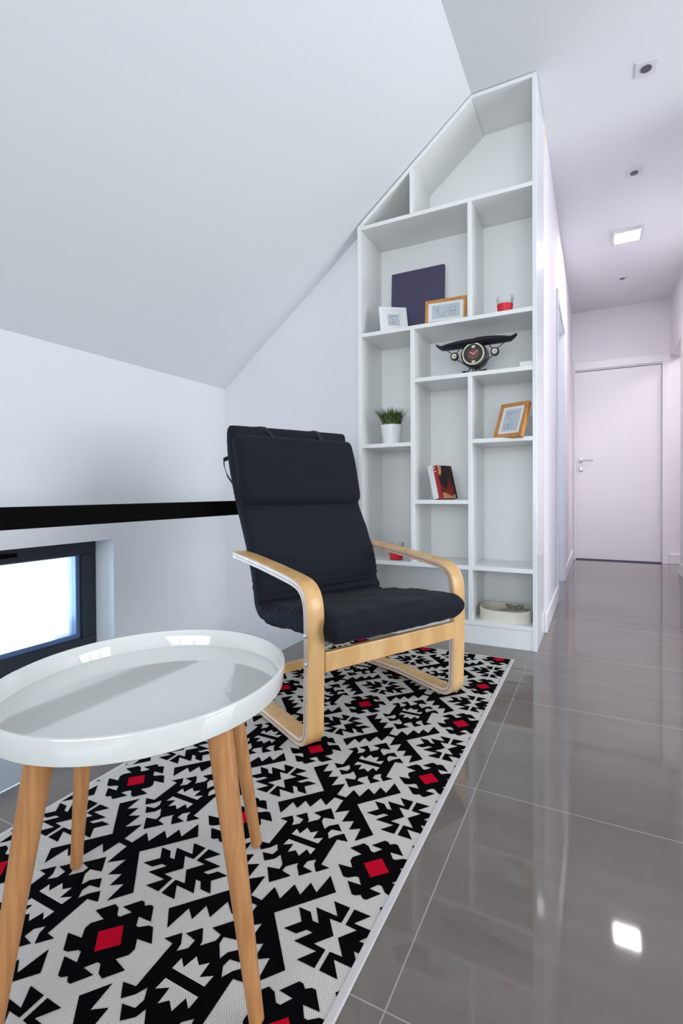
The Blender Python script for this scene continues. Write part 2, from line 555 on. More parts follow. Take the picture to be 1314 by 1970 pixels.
def window(name, label, axis, fixed, a0, a1, z0, z1, mull=1):
    e = empty(name, (0, 0, 0)); tag(e, label, kind='structure')
    bm = bmesh.new()
    fw = 0.07
    def bb(u0, u1, w0, w1):
        if axis == 1: box(bm, u0, u1, fixed - 0.03, fixed + 0.03, w0, w1)
        else: box(bm, fixed - 0.03, fixed + 0.03, u0, u1, w0, w1)
    bb(a0, a1, z0, z0 + fw); bb(a0, a1, z1 - fw, z1)
    for k in range(mull + 2):
        u = a0 + fw / 2 + (a1 - a0 - fw) * k / (mull + 1)
        bb(u - fw / 2, u + fw / 2, z0 + fw, z1 - fw)
    link('window_frame', bm, M['anthracite'], e)
    bm = bmesh.new()
    if axis == 1: box(bm, a0 + fw, a1 - fw, fixed - 0.003, fixed + 0.003, z0 + fw, z1 - fw)
    else: box(bm, fixed - 0.003, fixed + 0.003, a0 + fw, a1 - fw, z0 + fw, z1 - fw)
    link('pane', bm, M['pane'], e)
    return e
window('window_2', 'added unseen window behind the viewer, carrying the rear light', 1, YN - 0.1, -0.75, 2.55, 0.3, 2.35, 2)
window('window_3', 'added unseen window in the living room side wall, carrying the side light', 0, XS + 0.1, -1.6, 0.3, 0.3, 2.35, 2)

# the low window of the photograph
e = empty('window_1', (-2.005, -1.27, 0.0)); tag(e, 'low dark framed window near the floor', kind='structure')
ox, oy = 2.005, 1.27
def L(bmx):
    bmesh.ops.translate(bmx, verts=bmx.verts[:], vec=(ox, oy, 0)); return bmx
bm = bmesh.new()
fx0, fx1 = -2.075, -2.005
for (y0, y1, z0, z1) in ((WY0, WY1, WZ0, WZ0 + 0.075), (WY0, WY1, WZ1 - 0.075, WZ1), (WY0, WY0 + 0.075, WZ0 + 0.075, WZ1 - 0.075), (WY1 - 0.075, WY1, WZ0 + 0.075, WZ1 - 0.075)):
    box(bm, fx0, fx1, y0, y1, z0, z1)
bevel(link('window_frame', L(bm), M['anthracite'], e), 0.004)
iy0, iy1, iz0, iz1 = WY0 + 0.075, WY1 - 0.075, WZ0 + 0.075, WZ1 - 0.075
bm = bmesh.new()
for (y0, y1, z0, z1) in ((iy0, iy1, iz0, iz0 + 0.022), (iy0, iy1, iz1 - 0.006, iz1), (iy0, iy0 + 0.022, iz0 + 0.022, iz1 - 0.006), (iy1 - 0.022, iy1, iz0 + 0.022, iz1 - 0.006)):
    box(bm, fx0 - 0.005, fx1 - 0.022, y0, y1, z0, z1)
M['bead'] = mat('blue_grey_glazing_bead', (0.12, 0.20, 0.36), 0.25)
link('glazing_bead', L(bm), M['bead'], e)
link('pane', L(B(-2.062, -2.055, iy0 + 0.02, iy1 - 0.02, iz0 + 0.02, iz1 - 0.005)), M['pane'], e)
bm = bmesh.new()
box(bm, fx1, fx1 + 0.012, -1.285, -1.255, WZ1 - 0.055, WZ1 - 0.025)
box(bm, fx1 + 0.012, fx1 + 0.030, -1.285, -1.165, WZ1 - 0.048, WZ1 - 0.030)
bevel(link('window_handle', L(bm), M['black'], e), 0.004)

# baseboards
def bboard(name, bm, label):
    o = struct(name, bm, M['trim'], label); bevel(o, 0.004)
bboard('baseboard_hall', B(0.0, 0.014, 0.350, DY0 - 0.07, 0, 0.10), 'white baseboard on the hall wall beside the bookcase')
bboard('baseboard_hall_far', B(0.0, 0.014, DY1 + 0.07, YE - 0.001, 0, 0.10), 'white baseboard between the two hall doors')
bboard('baseboard_right', B(XR - 0.014, XR, 0.55, OY, 0, 0.10), 'white baseboard on the right wall of the hall')
bboard('baseboard_end', B(0.885, 2.5, YE - 0.014, YE, 0, 0.10), 'white baseboard of the end wall right of the door')

# side door of the hall: frame, open leaf standing inside the room
d1 = empty('door_1', (0.0, (DY0 + DY1) / 2, 0)); tag(d1, 'open side doorway in the hall wall', kind='structure')
cy = (DY0 + DY1) / 2
bm = bmesh.new()
box(bm, 0.0, 0.012, DY0 - 0.065 - cy, DY0 - cy, 0, DZ + 0.065)
box(bm, 0.0, 0.012, DY1 - cy, DY1 + 0.065 - cy, 0, DZ + 0.065)
box(bm, 0.0, 0.012, DY0 - cy, DY1 - cy, DZ, DZ + 0.065)
bevel(link('architrave', bm, M['trim'], d1), 0.003)
bm = bmesh.new()
box(bm, -0.12, 0.0, DY0 - cy, DY0 + 0.02 - cy, 0, DZ)
box(bm, -0.12, 0.0, DY1 - 0.02 - cy, DY1 - cy, 0, DZ)
box(bm, -0.12, 0.0, DY0 + 0.02 - cy, DY1 - 0.02 - cy, DZ - 0.02, DZ)
link('door_lining', bm, M['trim'], d1)
bm = B(-0.84, -0.13, DY1 - 0.065 - cy, DY1 - 0.025 - cy, 0.01, DZ - 0.02)
link('door_leaf', bm, M['door'], d1)

# door at the end of the hall
d2 = empty('door_2', (0.43, YE, 0)); tag(d2, 'closed white door at the end of the hall', kind='structure')
def LD(bmx):
    bmesh.ops.translate(bmx, verts=bmx.verts[:], vec=(-0.43, -YE, 0)); return bmx
bm = bmesh.new()
box(bm, EX0 - 0.01 - 0.004, EX1 + 0.01 + 0.064, YE - 0.016, YE, EZ + 0.022, EZ + 0.105)
box(bm, 0.0201, EX0 - 0.002, YE - 0.016, YE, 0, EZ + 0.022)
box(bm, EX1 + 0.004, EX1 + 0.064, YE - 0.016, YE, 0, EZ + 0.022)
bevel(link('architrave', LD(bm), M['trim'], d2), 0.004)
bm = B(EX0, EX1, YE + 0.004, YE + 0.044, 0.012, EZ)
bevel(link('door_leaf', LD(bm), M['door'], d2), 0.002)
h = empty('door_handle'); h.parent = d2
def disc(z):
    bmx = bmesh.new()
    lathe(bmx, [(0.026, 0), (0.026, 0.006), (0.022, 0.009)], 28, (0.08 - 0.43, 0.004, z), Matrix.Rotation(R(90), 4, 'X'))
    return bmx
bm = disc(1.062)
tube(bm, [(0.08 - 0.43, -0.004, 1.062), (0.08 - 0.43, -0.045, 1.062), (0.095 - 0.43, -0.052, 1.062), (0.205 - 0.43, -0.052, 1.062)], 0.0085, 12)
bpy.data.objects.remove(h)
link('door_handle', bm, M['chrome'], d2, True)
link('escutcheon', disc(0.966), M['chrome'], d2, True)
bm = B(EX0, EX1, YE + 0.006, YE + 0.042, 0.0, 0.010)
link('door_gap_strip', LD(bm), mat('dark_blue_lit_gap', (0.03, 0.035, 0.09), 0.4), d2)  # dark gap under the leaf, its blue light put into the colour

# ------------------------------------------------------------------ ceiling fittings
def downlight(y, label):
    e = empty('downlight', (0.443, y, H)); tag(e, label, 'ceiling spotlight', 'square spotlights of the hall ceiling')
    bm = bmesh.new()
    box(bm, -0.043, 0.043, -0.046, 0.046, -0.007, 0)
    bevel(link('trim_plate', bm, M['grey_trim'], e), 0.002)
    bm = bmesh.new()
    lathe(bm, [(0.022, -0.0105), (0.022, -0.007)], 28)
    link('lens', bm, M['dark'], e, True)
    return e
downlight(0.21, 'square ceiling spotlight nearest the top of the bookcase, its dark lens largest')
downlight(1.045, 'unlit square spotlight just before the glowing ceiling lamp')
downlight(2.73, 'small pale spotlight beyond the glowing ceiling lamp, nearest the far door')
e = empty('ceiling_lamp', (0.443, 1.87, H)); tag(e, 'square glowing lamp on the hall ceiling between the spotlights', 'ceiling lamp')
bm = bmesh.new()
box(bm, -0.100, -0.080, -0.100, 0.100, -0.022, 0); box(bm, 0.080, 0.100, -0.100, 0.100, -0.022, 0)
box(bm, -0.080, 0.080, -0.100, -0.080, -0.022, 0); box(bm, -0.080, 0.080, 0.080, 0.100, -0.022, 0)
bevel(link('lamp_housing', bm, M['grey_trim'], e), 0.003)
link('diffuser', B(-0.080, 0.080, -0.080, 0.080, -0.020, -0.002), M['lamp'], e)

# ------------------------------------------------------------------ bookcase
bc = empty('bookcase', (-0.45, 0.15, 0)); tag(bc, 'tall white built-in bookcase with sloped top and open compartments', 'bookcase')
def LB(bmx):
    bmesh.ops.translate(bmx, verts=bmx.verts[:], vec=(0.45, -0.15, 0)); return bmx
D = 0.285
t = 0.0205
XL = -0.9003
S1, S2, S3, S4, S6, S7, S8 = 2.1375, 1.5669, 1.2969, 0.9740, 0.6780, 0.3580, 0.0918
A0, A1 = -0.606, -0.585
B0, B1 = -0.3135, -0.2935
zin = lambda x: slope_z(x) - 0.006      # top of the case sits just under the ceiling
def part(name, x0, x1, z0, z1, y0=0.0, y1=D, m='lacquer'):
    return bevel(link(name, LB(B(x0, x1, y0, y1, z0, z1)), M[m], bc), 0.0012, 1)
def top_z(x): return 2.160 + (x - XL) * (H - 0.004 - 2.160) / (-0.2916 - XL)
TZ = H - 0.004
# side panels
bm = bmesh.new(); prism(bm, [(XL, 0), (XL + t, 0), (XL + t, top_z(XL + t) - 0.004), (XL, top_z(XL))], 1, 0.0, D + 0.015)
link('side_panel', LB(bm), M['lacquer'], bc)
part('side_panel', -0.0185, 0.0, 0, TZ, 0.0, 0.345, 'lacquer_gloss')
bm = bmesh.new(); prism(bm, [(XL + t, top_z(XL + t)), (-0.2916, TZ), (-0.2916, TZ - 0.026), (XL + t, top_z(XL + t) - 0.026)], 1, 0.0, D)
link('sloped_top_panel', LB(bm), M['lacquer'], bc)
part('top_panel', -0.2916, -0.0185, TZ - 0.019, TZ)
bm = bmesh.new(); prism(bm, [(XL, 0), (-0.0185, 0), (-0.0185, TZ), (-0.2916, TZ), (XL, top_z(XL))], 1, D, D + 0.015)
link('back_panel', LB(bm), M['lacquer'], bc)
part('shelf', XL + t, -0.0185, S1, S1 + t)
part('shelf', XL + t, -0.0185, S2, S2 + t)
part('shelf', A1, -0.0185, S3, S3 + t)
part('shelf', XL + t, A0, S4, S4 + t)
part('shelf', B1, -0.0185, S4 - 0.001, S4 - 0.001 + t)
part('shelf', A1, B0, S6, S6 + t)
part('shelf', XL + t, B0, S7, S7 + t)
part('shelf', B1, -0.0185, S7, S7 + t)
part('shelf', XL + t, -0.0185, S8, S8 + t)
bm = bmesh.new(); prism(bm, [(A0, S1 + t), (A1, S1 + t), (A1, top_z(A1) - 0.026), (A0, top_z(A0) - 0.026)], 1, 0.0, D)
link('divider', LB(bm), M['lacquer'], bc)
part('divider', B0, B1, S2 + t, S1)
part('divider', A0, A1, S7 + t, S2)
part('divider', B0, B1, S8 + t, S3)
part('plinth', XL + t, -0.0185, 0, S8 - 0.001, 0.004, 0.022)

# yellow tape remnants on the bookcase side
def tape(y0, y1, z0, z1, label):
    o = link('masking_tape', B(0.0, 0.0008, y0, y1, z0, z1), M['tape']); tag(o, label, 'tape', 'yellow tape remnants beside the bookcase')
    return o
bm = bmesh.new()
prism(bm, [(0.355, 2.36), (0.372, 2.36), (0.378, 2.53), (0.440, 2.60), (0.440, 2.635), (0.355, 2.615)], 0, 0.0, 0.0008)
tag(link('masking_tape', bm, M['tape']), 'upper yellow tape remnant near the ceiling on the wall edge behind the bookcase', 'tape', 'yellow tape remnants beside the bookcase')
tape(0.355, 0.376, 2.10, 2.29, 'lower yellow tape strip on the wall edge behind the bookcase')

# ------------------------------------------------------------------ things on the shelves
def box_m(bm, w0, w1, d0, d1, h0, h1, mi=0): box(bm, w0, w1, d0, d1, h0, h1, mi)

def picture_frame(name, label, loc, th, lean, w, h, fw, thick, fmat, mountw, landscape, group):
    """origin at the bottom-left front corner; width along +x, tilts back about x"""
    e = empty(name, loc); e.rotation_euler = (0, 0, R(th)); tag(e, label, 'picture frame', group)
    rt = Matrix.Rotation(R(-lean), 4, 'X')
    def fin(bmx):
        bmesh.ops.transform(bmx, matrix=rt, verts=bmx.verts[:]); return bmx
    bm = bmesh.new()
    box(bm, 0, w, 0, thick, 0, fw); box(bm, 0, w, 0, thick, h - fw, h)
    box(bm, 0, fw, 0, thick, fw, h - fw); box(bm, w - fw, w, 0, thick, fw, h - fw)
    bevel(link('moulding', fin(bm), fmat, e), 0.0015)
    link('backing_board', fin(B(fw * 0.5, w - fw * 0.5, thick * 0.6, thick * 0.9, fw * 0.5, h - fw * 0.5)), M['mount'], e)
    link('mount', fin(B(fw, w - fw, 0.005, 0.0065, fw, h - fw)), M['mount'], e)
    px0, px1, pz0, pz1 = fw + mountw[0], w - fw - mountw[0], fw + mountw[1], h - fw - mountw[1]
    bm = bmesh.new(); box(bm, px0, px1, 0.0042, 0.005, pz0, pz1)
    link('print', fin(bm), M['print'], e)
    # thin line drawing: a bent stem, a few twigs and two small outlined squares
    bm = bmesh.new()
    W, Hh = px1 - px0, pz1 - pz0
    def ln(pts, r=0.0008):
        tube(bm, [(px0 + W * a, 0.0040, pz0 + Hh * b) for a, b in pts], r, 5)
    if landscape:
        ln([(0.10, 0.85), (0.20, 0.55), (0.30, 0.20), (0.42, 0.15), (0.52, 0.55)])
        ln([(0.22, 0.90), (0.24, 0.50)])
        sx = 0.66
        for k in range(2):
            z0 = 0.18 + 0.30 * k
            ln([(sx, z0), (sx + 0.20, z0), (sx + 0.20, z0 + 0.24), (sx, z0 + 0.24), (sx, z0)])
        ln([(0.60, 0.55), (0.58, 0.75)])
    else:
        ln([(0.15, 0.92), (0.22, 0.70), (0.42, 0.52), (0.60, 0.42)])
        ln([(0.20, 0.78), (0.50, 0.86), (0.85, 0.80)])
        ln([(0.36, 0.86), (0.42, 0.72)])
        for k in range(2):
            x0 = 0.16 + 0.26 * k
            ln([(x0, 0.12), (x0 + 0.22, 0.12), (x0 + 0.22, 0.32), (x0, 0.32), (x0, 0.12)])
    link('drawing', fin(bm), M['ink'], e)
    # easel strut behind
    bm = bmesh.new()
    zt = h * 0.62
    top = rt @ Vector((w / 2, thick * 0.9, zt))
    foot = Vector((w / 2, top.y + 0.045, 0.0015))
    tube(bm, [top, foot], 0.010, 6, flat=((1, 0, 0), 0.9))
    for v in bm.verts:
        v.co.z = max(v.co.z, 0.0008)
    link('easel_strut', bm, fmat, e)
    return e
picture_frame('picture_frame', 'small white frame tilting back at the left end of the upper shelf', (-0.772, 0.012, S2 + t), 33, 20, 0.150, 0.160, 0.018, 0.014, M['whiteframe'], (0.026, 0.026), False, 'framed line drawings on the shelves')
picture_frame('picture_frame', 'wide light wood frame standing in front of the dark board', (-0.538, 0.032, S2 + t), 4, 6, 0.208, 0.129, 0.015, 0.016, M['oak'], (0.019, 0.014), True, 'framed line drawings on the shelves')
picture_frame('picture_frame', 'upright wooden frame leaning in the right column below the clock', (-0.199, 0.022, S4 + t), -26, 22, 0.150, 0.180, 0.018, 0.024, M['oak'], (0.014, 0.014), False, 'framed line drawings on the shelves')

o = link('canvas_board', B(-0.153, 0.153, -0.010, 0.010, 0, 0.398), M['violet'])
o.location = (-0.652, 0.247, S2 + t + 0.0)
o.rotation_euler = (R(-3.2), 0, 0)
bevel(o, 0.002)
tag(o, 'dark violet board leaning against the back of the upper shelf', 'board')

def cup(label, x, y, z, r0, r1, h, fill):
    e = empty('candle_glass', (x, y, z)); tag(e, label, 'candle glass', 'red filled glasses on the shelves')
    bm = bmesh.new()
    lathe(bm, [(r0 - 0.0005, 0.0), (r1, h), (r1 - 0.002, h), (r0 - 0.0025, 0.005)], 36, cap=True)
    link('glass_cup', bm, M['cup'], e, True)
    k = lambda q: r0 + (r1 - r0) * q / h
    bm = bmesh.new()
    lathe(bm, [(k(0.006) - 0.0003, 0.004), (k(fill) - 0.0002, fill - 0.001), (k(fill) - 0.004, fill)], 36)
    link('wax', bm, M['redwax'], e, True)
    bm = bmesh.new(); tube(bm, [(0, 0, fill), (0.001, 0, fill + 0.008)], 0.0008, 6)
    link('wick', bm, M['ink'], e)
cup('glass filled with red on the upper shelf right of the divider', -0.146, 0.045, S2 + t, 0.033, 0.041, 0.076, 0.042)
cup('glass filled with red on the low shelf behind the armrest', -0.711, 0.065, S7 + t, 0.033, 0.043, 0.092, 0.070)

# plant
pl = empty('potted_grass', (-0.743, 0.085, S4 + t)); tag(pl, 'short green grass plant in a white pot on the left shelf', 'potted plant')
bm = bmesh.new()
lathe(bm, [(0.044, 0), (0.0585, 0.104), (0.0545, 0.104), (0.052, 0.088)], 44)
link('pot', bm, M['potwhite'], pl, True)
bm = bmesh.new(); lathe(bm, [(0.050, 0.084), (0.052, 0.092)], 32)
link('soil', bm, M['soil'], pl)
bm = bmesh.new()
for i in range(420):
    a = random.random() * 2 * math.pi
    r = 0.048 * math.sqrt(random.random())
    ln = 0.072 + 0.042 * random.random()
    out = 0.06 + 0.42 * (r / 0.048) ** 1.5 + 0.2 * (random.random() - 0.5)
    d = Vector((math.cos(a), math.sin(a), 0))
    p0 = d * r + Vector((0, 0, 0.090))
    pts = []
    for k in range(4):
        s = k / 3
        pts.append(p0 + Vector((0, 0, ln * s * math.cos(out * s))) + d * (ln * math.sin(out * s * 1.15) * s))
    side = d.cross(Vector((0, 0, 1))).normalized()
    wd = 0.0028
    vs = []
    for k, p in enumerate(pts):
        q = wd * (1 - (k / 3) ** 2 * 0.95)
        vs.append((bm.verts.new(p - side * q), bm.verts.new(p + side * q + d * 0.0005)))
    for k in range(3):
        bm.faces.new((vs[k][0], vs[k][1], vs[k + 1][1], vs[k + 1][0]))
tag(link('grass_blades', bm, M['blade'], pl), kind='stuff')

# aeroplane clock
ck = empty('aeroplane_clock', (-0.292, 0.05, S3 + t)); tag(ck, 'black clock shaped like an aeroplane with a round dial under its wing', 'clock')
rx = Matrix.Rotation(R(90), 4, 'X')
zc = 0.093
bm = bmesh.new()
lathe(bm, [(0.050, -0.055), (0.062, -0.050), (0.064, -0.02), (0.062, 0.016), (0.055, 0.02)], 44, (0, 0.0, zc), rx)
link('clock_body', bm, M['clockblack'], ck, True)
bm = bmesh.new()
lathe(bm, [(0.046, 0.020), (0.0525, 0.020), (0.0545, 0.025), (0.0525, 0.029), (0.047, 0.029), (0.046, 0.020)], 44, (0, 0, zc), rx, cap=False)
link('dial_ring', bm, M['gold'], ck, True)
bm = bmesh.new()
lathe(bm, [(0.0465, 0.0195), (0.0465, 0.0215)], 44, (0, 0, zc), rx, 0)
lathe(bm, [(0.026, 0.0215), (0.026, 0.0222)], 36, (0, 0, zc), rx, 1)
box(bm, -0.008, 0.008, -0.0225, -0.0215, zc + 0.030, zc + 0.042, 2)
box(bm, -0.008, 0.008, -0.0225, -0.0215, zc - 0.042, zc - 0.032, 2)
for ang, lnn in ((-58, 0.020), (52, 0.026)):
    mt = Matrix.Translation((0, 0, zc)) @ Matrix.Rotation(R(ang), 4, 'Y')
    box(bm, -0.0014, 0.0014, -0.0245, -0.0235, -0.004, lnn, 2, mt)
link('dial', bm, [M['clockface'], M['clockred'], M['cream']], ck)
# numerals 12 and 6 as marks come with the dial; wing: a long blade, arched, tips swept up
bm = bmesh.new()
n = 28
prev = None
for i in range(n + 1):
    s = -1 + 2 * i / n
    x = 0.005 + 0.194 * s
    zc_w = 0.153 - 0.010 * s * s + (0.020 * max(0, abs(s) - 0.88) / 0.12)
    half = 0.019 * (1 - abs(s) ** 3 * 0.75) + 0.002
    if s > 0: zc_w += 0.003
    chord = 0.038 * (1 - abs(s) ** 4 * 0.6)
    ring = []
    for q in range(14):
        a = 2 * math.pi * q / 14
        ring.append(bm.verts.new((x, 0.0 + chord * math.cos(a), zc_w + half * math.sin(a))))
    if prev:
        for q in range(14):
            j = (q + 1) % 14
            bm.faces.new((prev[q], prev[j], ring[j], ring[q]))
    else:
        bm.faces.new(ring[::-1])
    prev = ring
bm.faces.new(prev)
link('wing', bm, M['clockblack'], ck, True)
for sx in (-1, 1):
    bm = bmesh.new()
    gx, gz = 0.098 * sx, 0.097
    tube(bm, [(0.150 * sx, 0, 0.142), (gx + 0.008 * sx, 0, gz + 0.012)], 0.0022, 8)
    tube(bm, [(0.066 * sx, 0, 0.140), (gx - 0.008 * sx, 0, gz + 0.012)], 0.0022, 8)
    tube(bm, [(gx - 0.006 * sx, 0, gz - 0.012), (0.040 * sx, 0, 0.046)], 0.0022, 8)
    link('strut', bm, M['clockblack'], ck, True)
    bm = bmesh.new()
    lathe(bm, [(0.014, -0.016), (0.0195, -0.010), (0.0205, 0.004), (0.0185, 0.010)], 28, (gx, 0, gz), rx, 0)
    lathe(bm, [(0.0125, 0.0100), (0.0125, 0.0110)], 24, (gx, 0, gz), rx, 1)
    box(bm, gx - 0.0010, gx + 0.0010, -0.0120, -0.0111, gz - 0.008, gz + 0.002, 0)
    box(bm, gx - 0.001, gx + 0.007, -0.0120, -0.0111, gz - 0.001, gz + 0.001, 0)
    link('side_gauge', bm, [M['clockblack'], M['cream']], ck, True)
bm = bmesh.new()
for sx in (-1, 1):
    tube(bm, [(0.018 * sx, 0.0, 0.036), (0.030 * sx, 0, 0.014), (0.046 * sx, 0, 0.010)], 0.003, 8)
    tube(bm, [(0.006 * sx, 0.02, 0.036), (0.022 * sx, 0.02, 0.006)], 0.002, 8)
    lathe(bm, [(0.0085, -0.010), (0.0095, -0.006), (0.0095, 0.006), (0.0085, 0.010)], 20, (0.049 * sx, 0, 0.0097), Matrix.Rotation(R(90), 4, 'Y'))
tube(bm, [(0, 0.02, 0.034), (0, 0.05, 0.004)], 0.003, 8)
link('landing_gear', bm, M['clockblack'], ck, True)

o = link('card_box', B(-0.028, 0.028, -0.04, 0.04, 0, 0.025), M['paper']); o.location = (-0.0480, 0.055, S3 + t)
bevel(o, 0.001); tag(o, 'small flat white box on the clock shelf in the right corner', 'box')

# books
def book(name, label, loc, rz, lean, thick, depth, height, spine_m, cover_front, cover_back, extra=None):
    e = empty(name, loc); e.rotation_euler = (0, R(-lean), R(rz)); tag(e, label, 'book', 'books on the middle shelf')
    # x = thickness, y = depth (spine at y=0), z = height
    c = 0.002
    link('pages', B(c, thick - c, c, depth - 0.003, 0.002, height - 0.002), M['paper'], e)
    link('spine', B(0, thick, -0.001, c, 0, height), spine_m, e)
    link('front_cover', B(thick - c, thick, c, depth, 0, height), cover_front, e)
    link('back_cover', B(0, c, c, depth, 0, height), cover_back, e)
    return e
M['paperspine'] = mat('white_book_spine', (0.80, 0.78, 0.78), 0.4)
k1 = book('book', 'white-spined book leaning against the red one on the middle shelf', (-0.4970, 0.045, S6 + t), -22, 14, 0.034, 0.110, 0.176, M['paperspine'], M['paperspine'], M['booknavy'])
# cover picture: red with a dark figure
bkc = bpy.data.materials.new('red_cover_art'); bkc.use_nodes = True
nt = bkc.node_tree; nn = nt.nodes; ll = nt.links; bb_ = nn['Principled BSDF']; bb_.inputs['Roughness'].default_value = 0.3
tc = nn.new('ShaderNodeTexCoord'); nz = nn.new('ShaderNodeTexNoise'); nz.inputs['Scale'].default_value = 16; nz.inputs['Detail'].default_value = 1
crr = nn.new('ShaderNodeValToRGB')
crr.color_ramp.elements[0].position = 0.50; crr.color_ramp.elements[0].color = (0.012, 0.003, 0.003, 1)
crr.color_ramp.elements[1].position = 0.66; crr.color_ramp.elements[1].color = (0.30, 0.012, 0.010, 1)
ll.new(tc.outputs['Object'], nz.inputs['Vector']); ll.new(nz.outputs['Fac'], crr.inputs[0]); ll.new(crr.outputs[0], bb_.inputs['Base Color'])
k2 = book('book', 'red and black book with a dark cover picture on the middle shelf', (-0.4640, 0.031, S6 + t), -22, 14, 0.022, 0.124, 0.175, M['bookred'], bkc, M['bookred'])
bm = bmesh.new()   # warm patches of the cover picture
prism(bm, [(0.008, 0.002), (0.110, 0.002), (0.108, 0.026), (0.085, 0.012), (0.060, 0.020), (0.030, 0.032), (0.008, 0.034)], 0, 0.0220, 0.0224)
link('cover_picture', bm, M['bookskin'], k2)
bm = bmesh.new()
prism(bm, [(0.006, 0.175), (0.036, 0.175), (0.030, 0.140), (0.016, 0.118), (0.006, 0.128)], 0, 0.0220, 0.0224)
link('cover_picture', bm, M['bookskin'], k2)
bm = bmesh.new()   # small emblem marks at the top of the spine
box(bm, 0.004, 0.010, -0.0016, -0.001, 0.160, 0.170)
link('spine_mark', bm, M['paper'], k2)
link('spine_mark', B(0.005, 0.014, -0.0016, -0.001, 0.144, 0.149), M['paper'], k2)

# cream band in the bottom compartment
bb = empty('round_box', (-0.155, 0.135, S8 + t)); tag(bb, 'shallow cream round box with a grey ribbon knot in the bottom compartment', 'box')
bm = bmesh.new()
ns = 64
def ring_pt(i, off):
    a = 2 * math.pi * i / ns
    c, s = math.cos(a), math.sin(a)
    ex = 0.62
    return ((0.125 - off) * math.copysign(abs(c) ** ex, c), (0.108 - off) * math.copysign(abs(s) ** ex, s))
rows = []
for off, z in ((0.0, 0.0), (0.0, 0.056), (0.005, 0.056), (0.005, 0.004)):
    rows.append([bm.verts.new((*ring_pt(i, off), z + (0.004 * math.cos(4 * math.pi * i / ns) if z > 0.01 else 0))) for i in range(ns)])
for a, b in zip(rows, rows[1:]):
    for i in range(ns):
        j = (i + 1) % ns
        bm.faces.new((a[i], a[j], b[j], b[i]))
bm.faces.new(rows[-1]); bm.faces.new(rows[0][::-1])
link('band', bm, M['bandcream'], bb, True)
bm = bmesh.new()
for sgn in (-1, 1):
    tube(bm, [(0.045, -0.055, 0.058), (0.045 + 0.018 * sgn, -0.055, 0.076), (0.045 + 0.036 * sgn, -0.045, 0.074), (0.045 + 0.030 * sgn, -0.04, 0.060), (0.045, -0.055, 0.058)], [0.004, 0.009, 0.010, 0.008, 0.004], 10, flat=((0, 0, 1), 0.6))
tube(bm, [(0.045, -0.056, 0.054), (0.046, -0.060, 0.074)], 0.008, 10)
tube(bm, [(0.12, -0.03, 0.056), (0.045, -0.055, 0.058), (-0.02, -0.09, 0.056)], 0.005, 8)
link('ribbon_knot', bm, M['bandgrey'], bb, True)

# ------------------------------------------------------------------ stairwell balustrade
bl = empty('stair_railing', (-1.09, -1.2, 0)); tag(bl, 'flat black handrail running along the stairwell edge in front of the low wall', 'railing')
bevel(link('handrail', B(-0.012, 0.012, -3.75, 1.265, 0.6485, 0.7065), M['black'], bl), 0.003)
for y0 in (1.225, -0.85, -2.75):
    link('post', B(-0.012, 0.012, y0, y0 + 0.03, -0.16, 0.6485), M['black'], bl)
# ------------------------------------------------------------------ rug
RX0, RX1, RY0, RY1 = -0.902, -0.0765, -2.60, -0.165
star = [(-86, 24), (-62, 24), (-50, 10), (-38, 10), (-58, 37), (-16, 37), (-36, 63), (-4, 63), (-4, 28), (-26, 27), (-4, 0), (-26, -27), (-4, -28), (-4, -63), (-36, -63), (-16, -37), (-58, -37), (-38, -10), (-50, -10), (-62, -24), (-86, -24), (-66, 0)]
dia = [(33, -54), (14, -79), (7, -79), (0, -73), (-8, -79), (-15, -79), (-36, -54), (-9, -52), (-20, -37), (-26, -37), (-39, -47), (-48, -48), (-71, -24), (-42, -20), (-54, -5), (-54, 6), (-41, 21), (-70, 27), (-50, 52), (-38, 49), (-27, 37), (-20, 37), (-9, 53)]
redd = [(-27, 0), (0, 28), (27, 0), (0, -28)]
bird = [(-66, 40), (-85, 41), (-66, 62), (-53, 46), (-50, 33), (-37, 45), (-37, 61), (-60, 64), (-42, 85), (-25, 65), (-23, 57), (-6, 76), (-6, 88), (-28, 92), (0, 124), (26, 93), (1, 87), (3, 74), (21, 54), (25, 68), (41, 82), (58, 64), (36, 60), (34, 46), (44, 31), (52, 46), (66, 60), (84, 41), (61, 37)]
hole = [(-34, 8), (-33, 27), (-19, 17), (-14, 40), (0, 30), (12, 41), (14, 16), (32, 27), (31, 8)]
comb = [(48, -6), (124, -86), (96, -121), (91, -80), (70, -94), (67, -64), (44, -77), (42, -34), (15, -56), (12, -12), (12, 3), (16, 42), (40, 24), (46, 64), (68, 48), (71, 81), (92, 66), (96, 113), (124, 82)]
lnk = [(-13, 7), (13, 6), (13, -7), (-13, -6)]
def both(p): return p + [(-x, -y) for x, y in p]
def rot(p): return [(-x, -y) for x, y in p]
PX, PY = 0.3330, 0.3408
rug = empty('patterned_rug', (-0.49, -1.38, 0)); tag(rug, 'ivory rug with black geometric motifs and red diamonds under the armchair', 'rug')
OX, OY_ = 0.49, 1.38
bm = bmesh.new()
box(bm, RX0 + 0.004, RX1 - 0.013, RY0 + 0.004, RY1 - 0.004, 0.0002, 0.0050, 0)
ibx0, ibx1, iby0, iby1 = RX0 + 0.010, RX1 - 0.013, RY0 + 0.01, RY1 - 0.006
tmp = bmesh.new()
def poly(pts, cx, cy, z, mi):
    vs = [tmp.verts.new((cx + x / 1000, cy + y / 1000, z)) for x, y in pts]
    tmp.faces.new(vs).material_index = mi
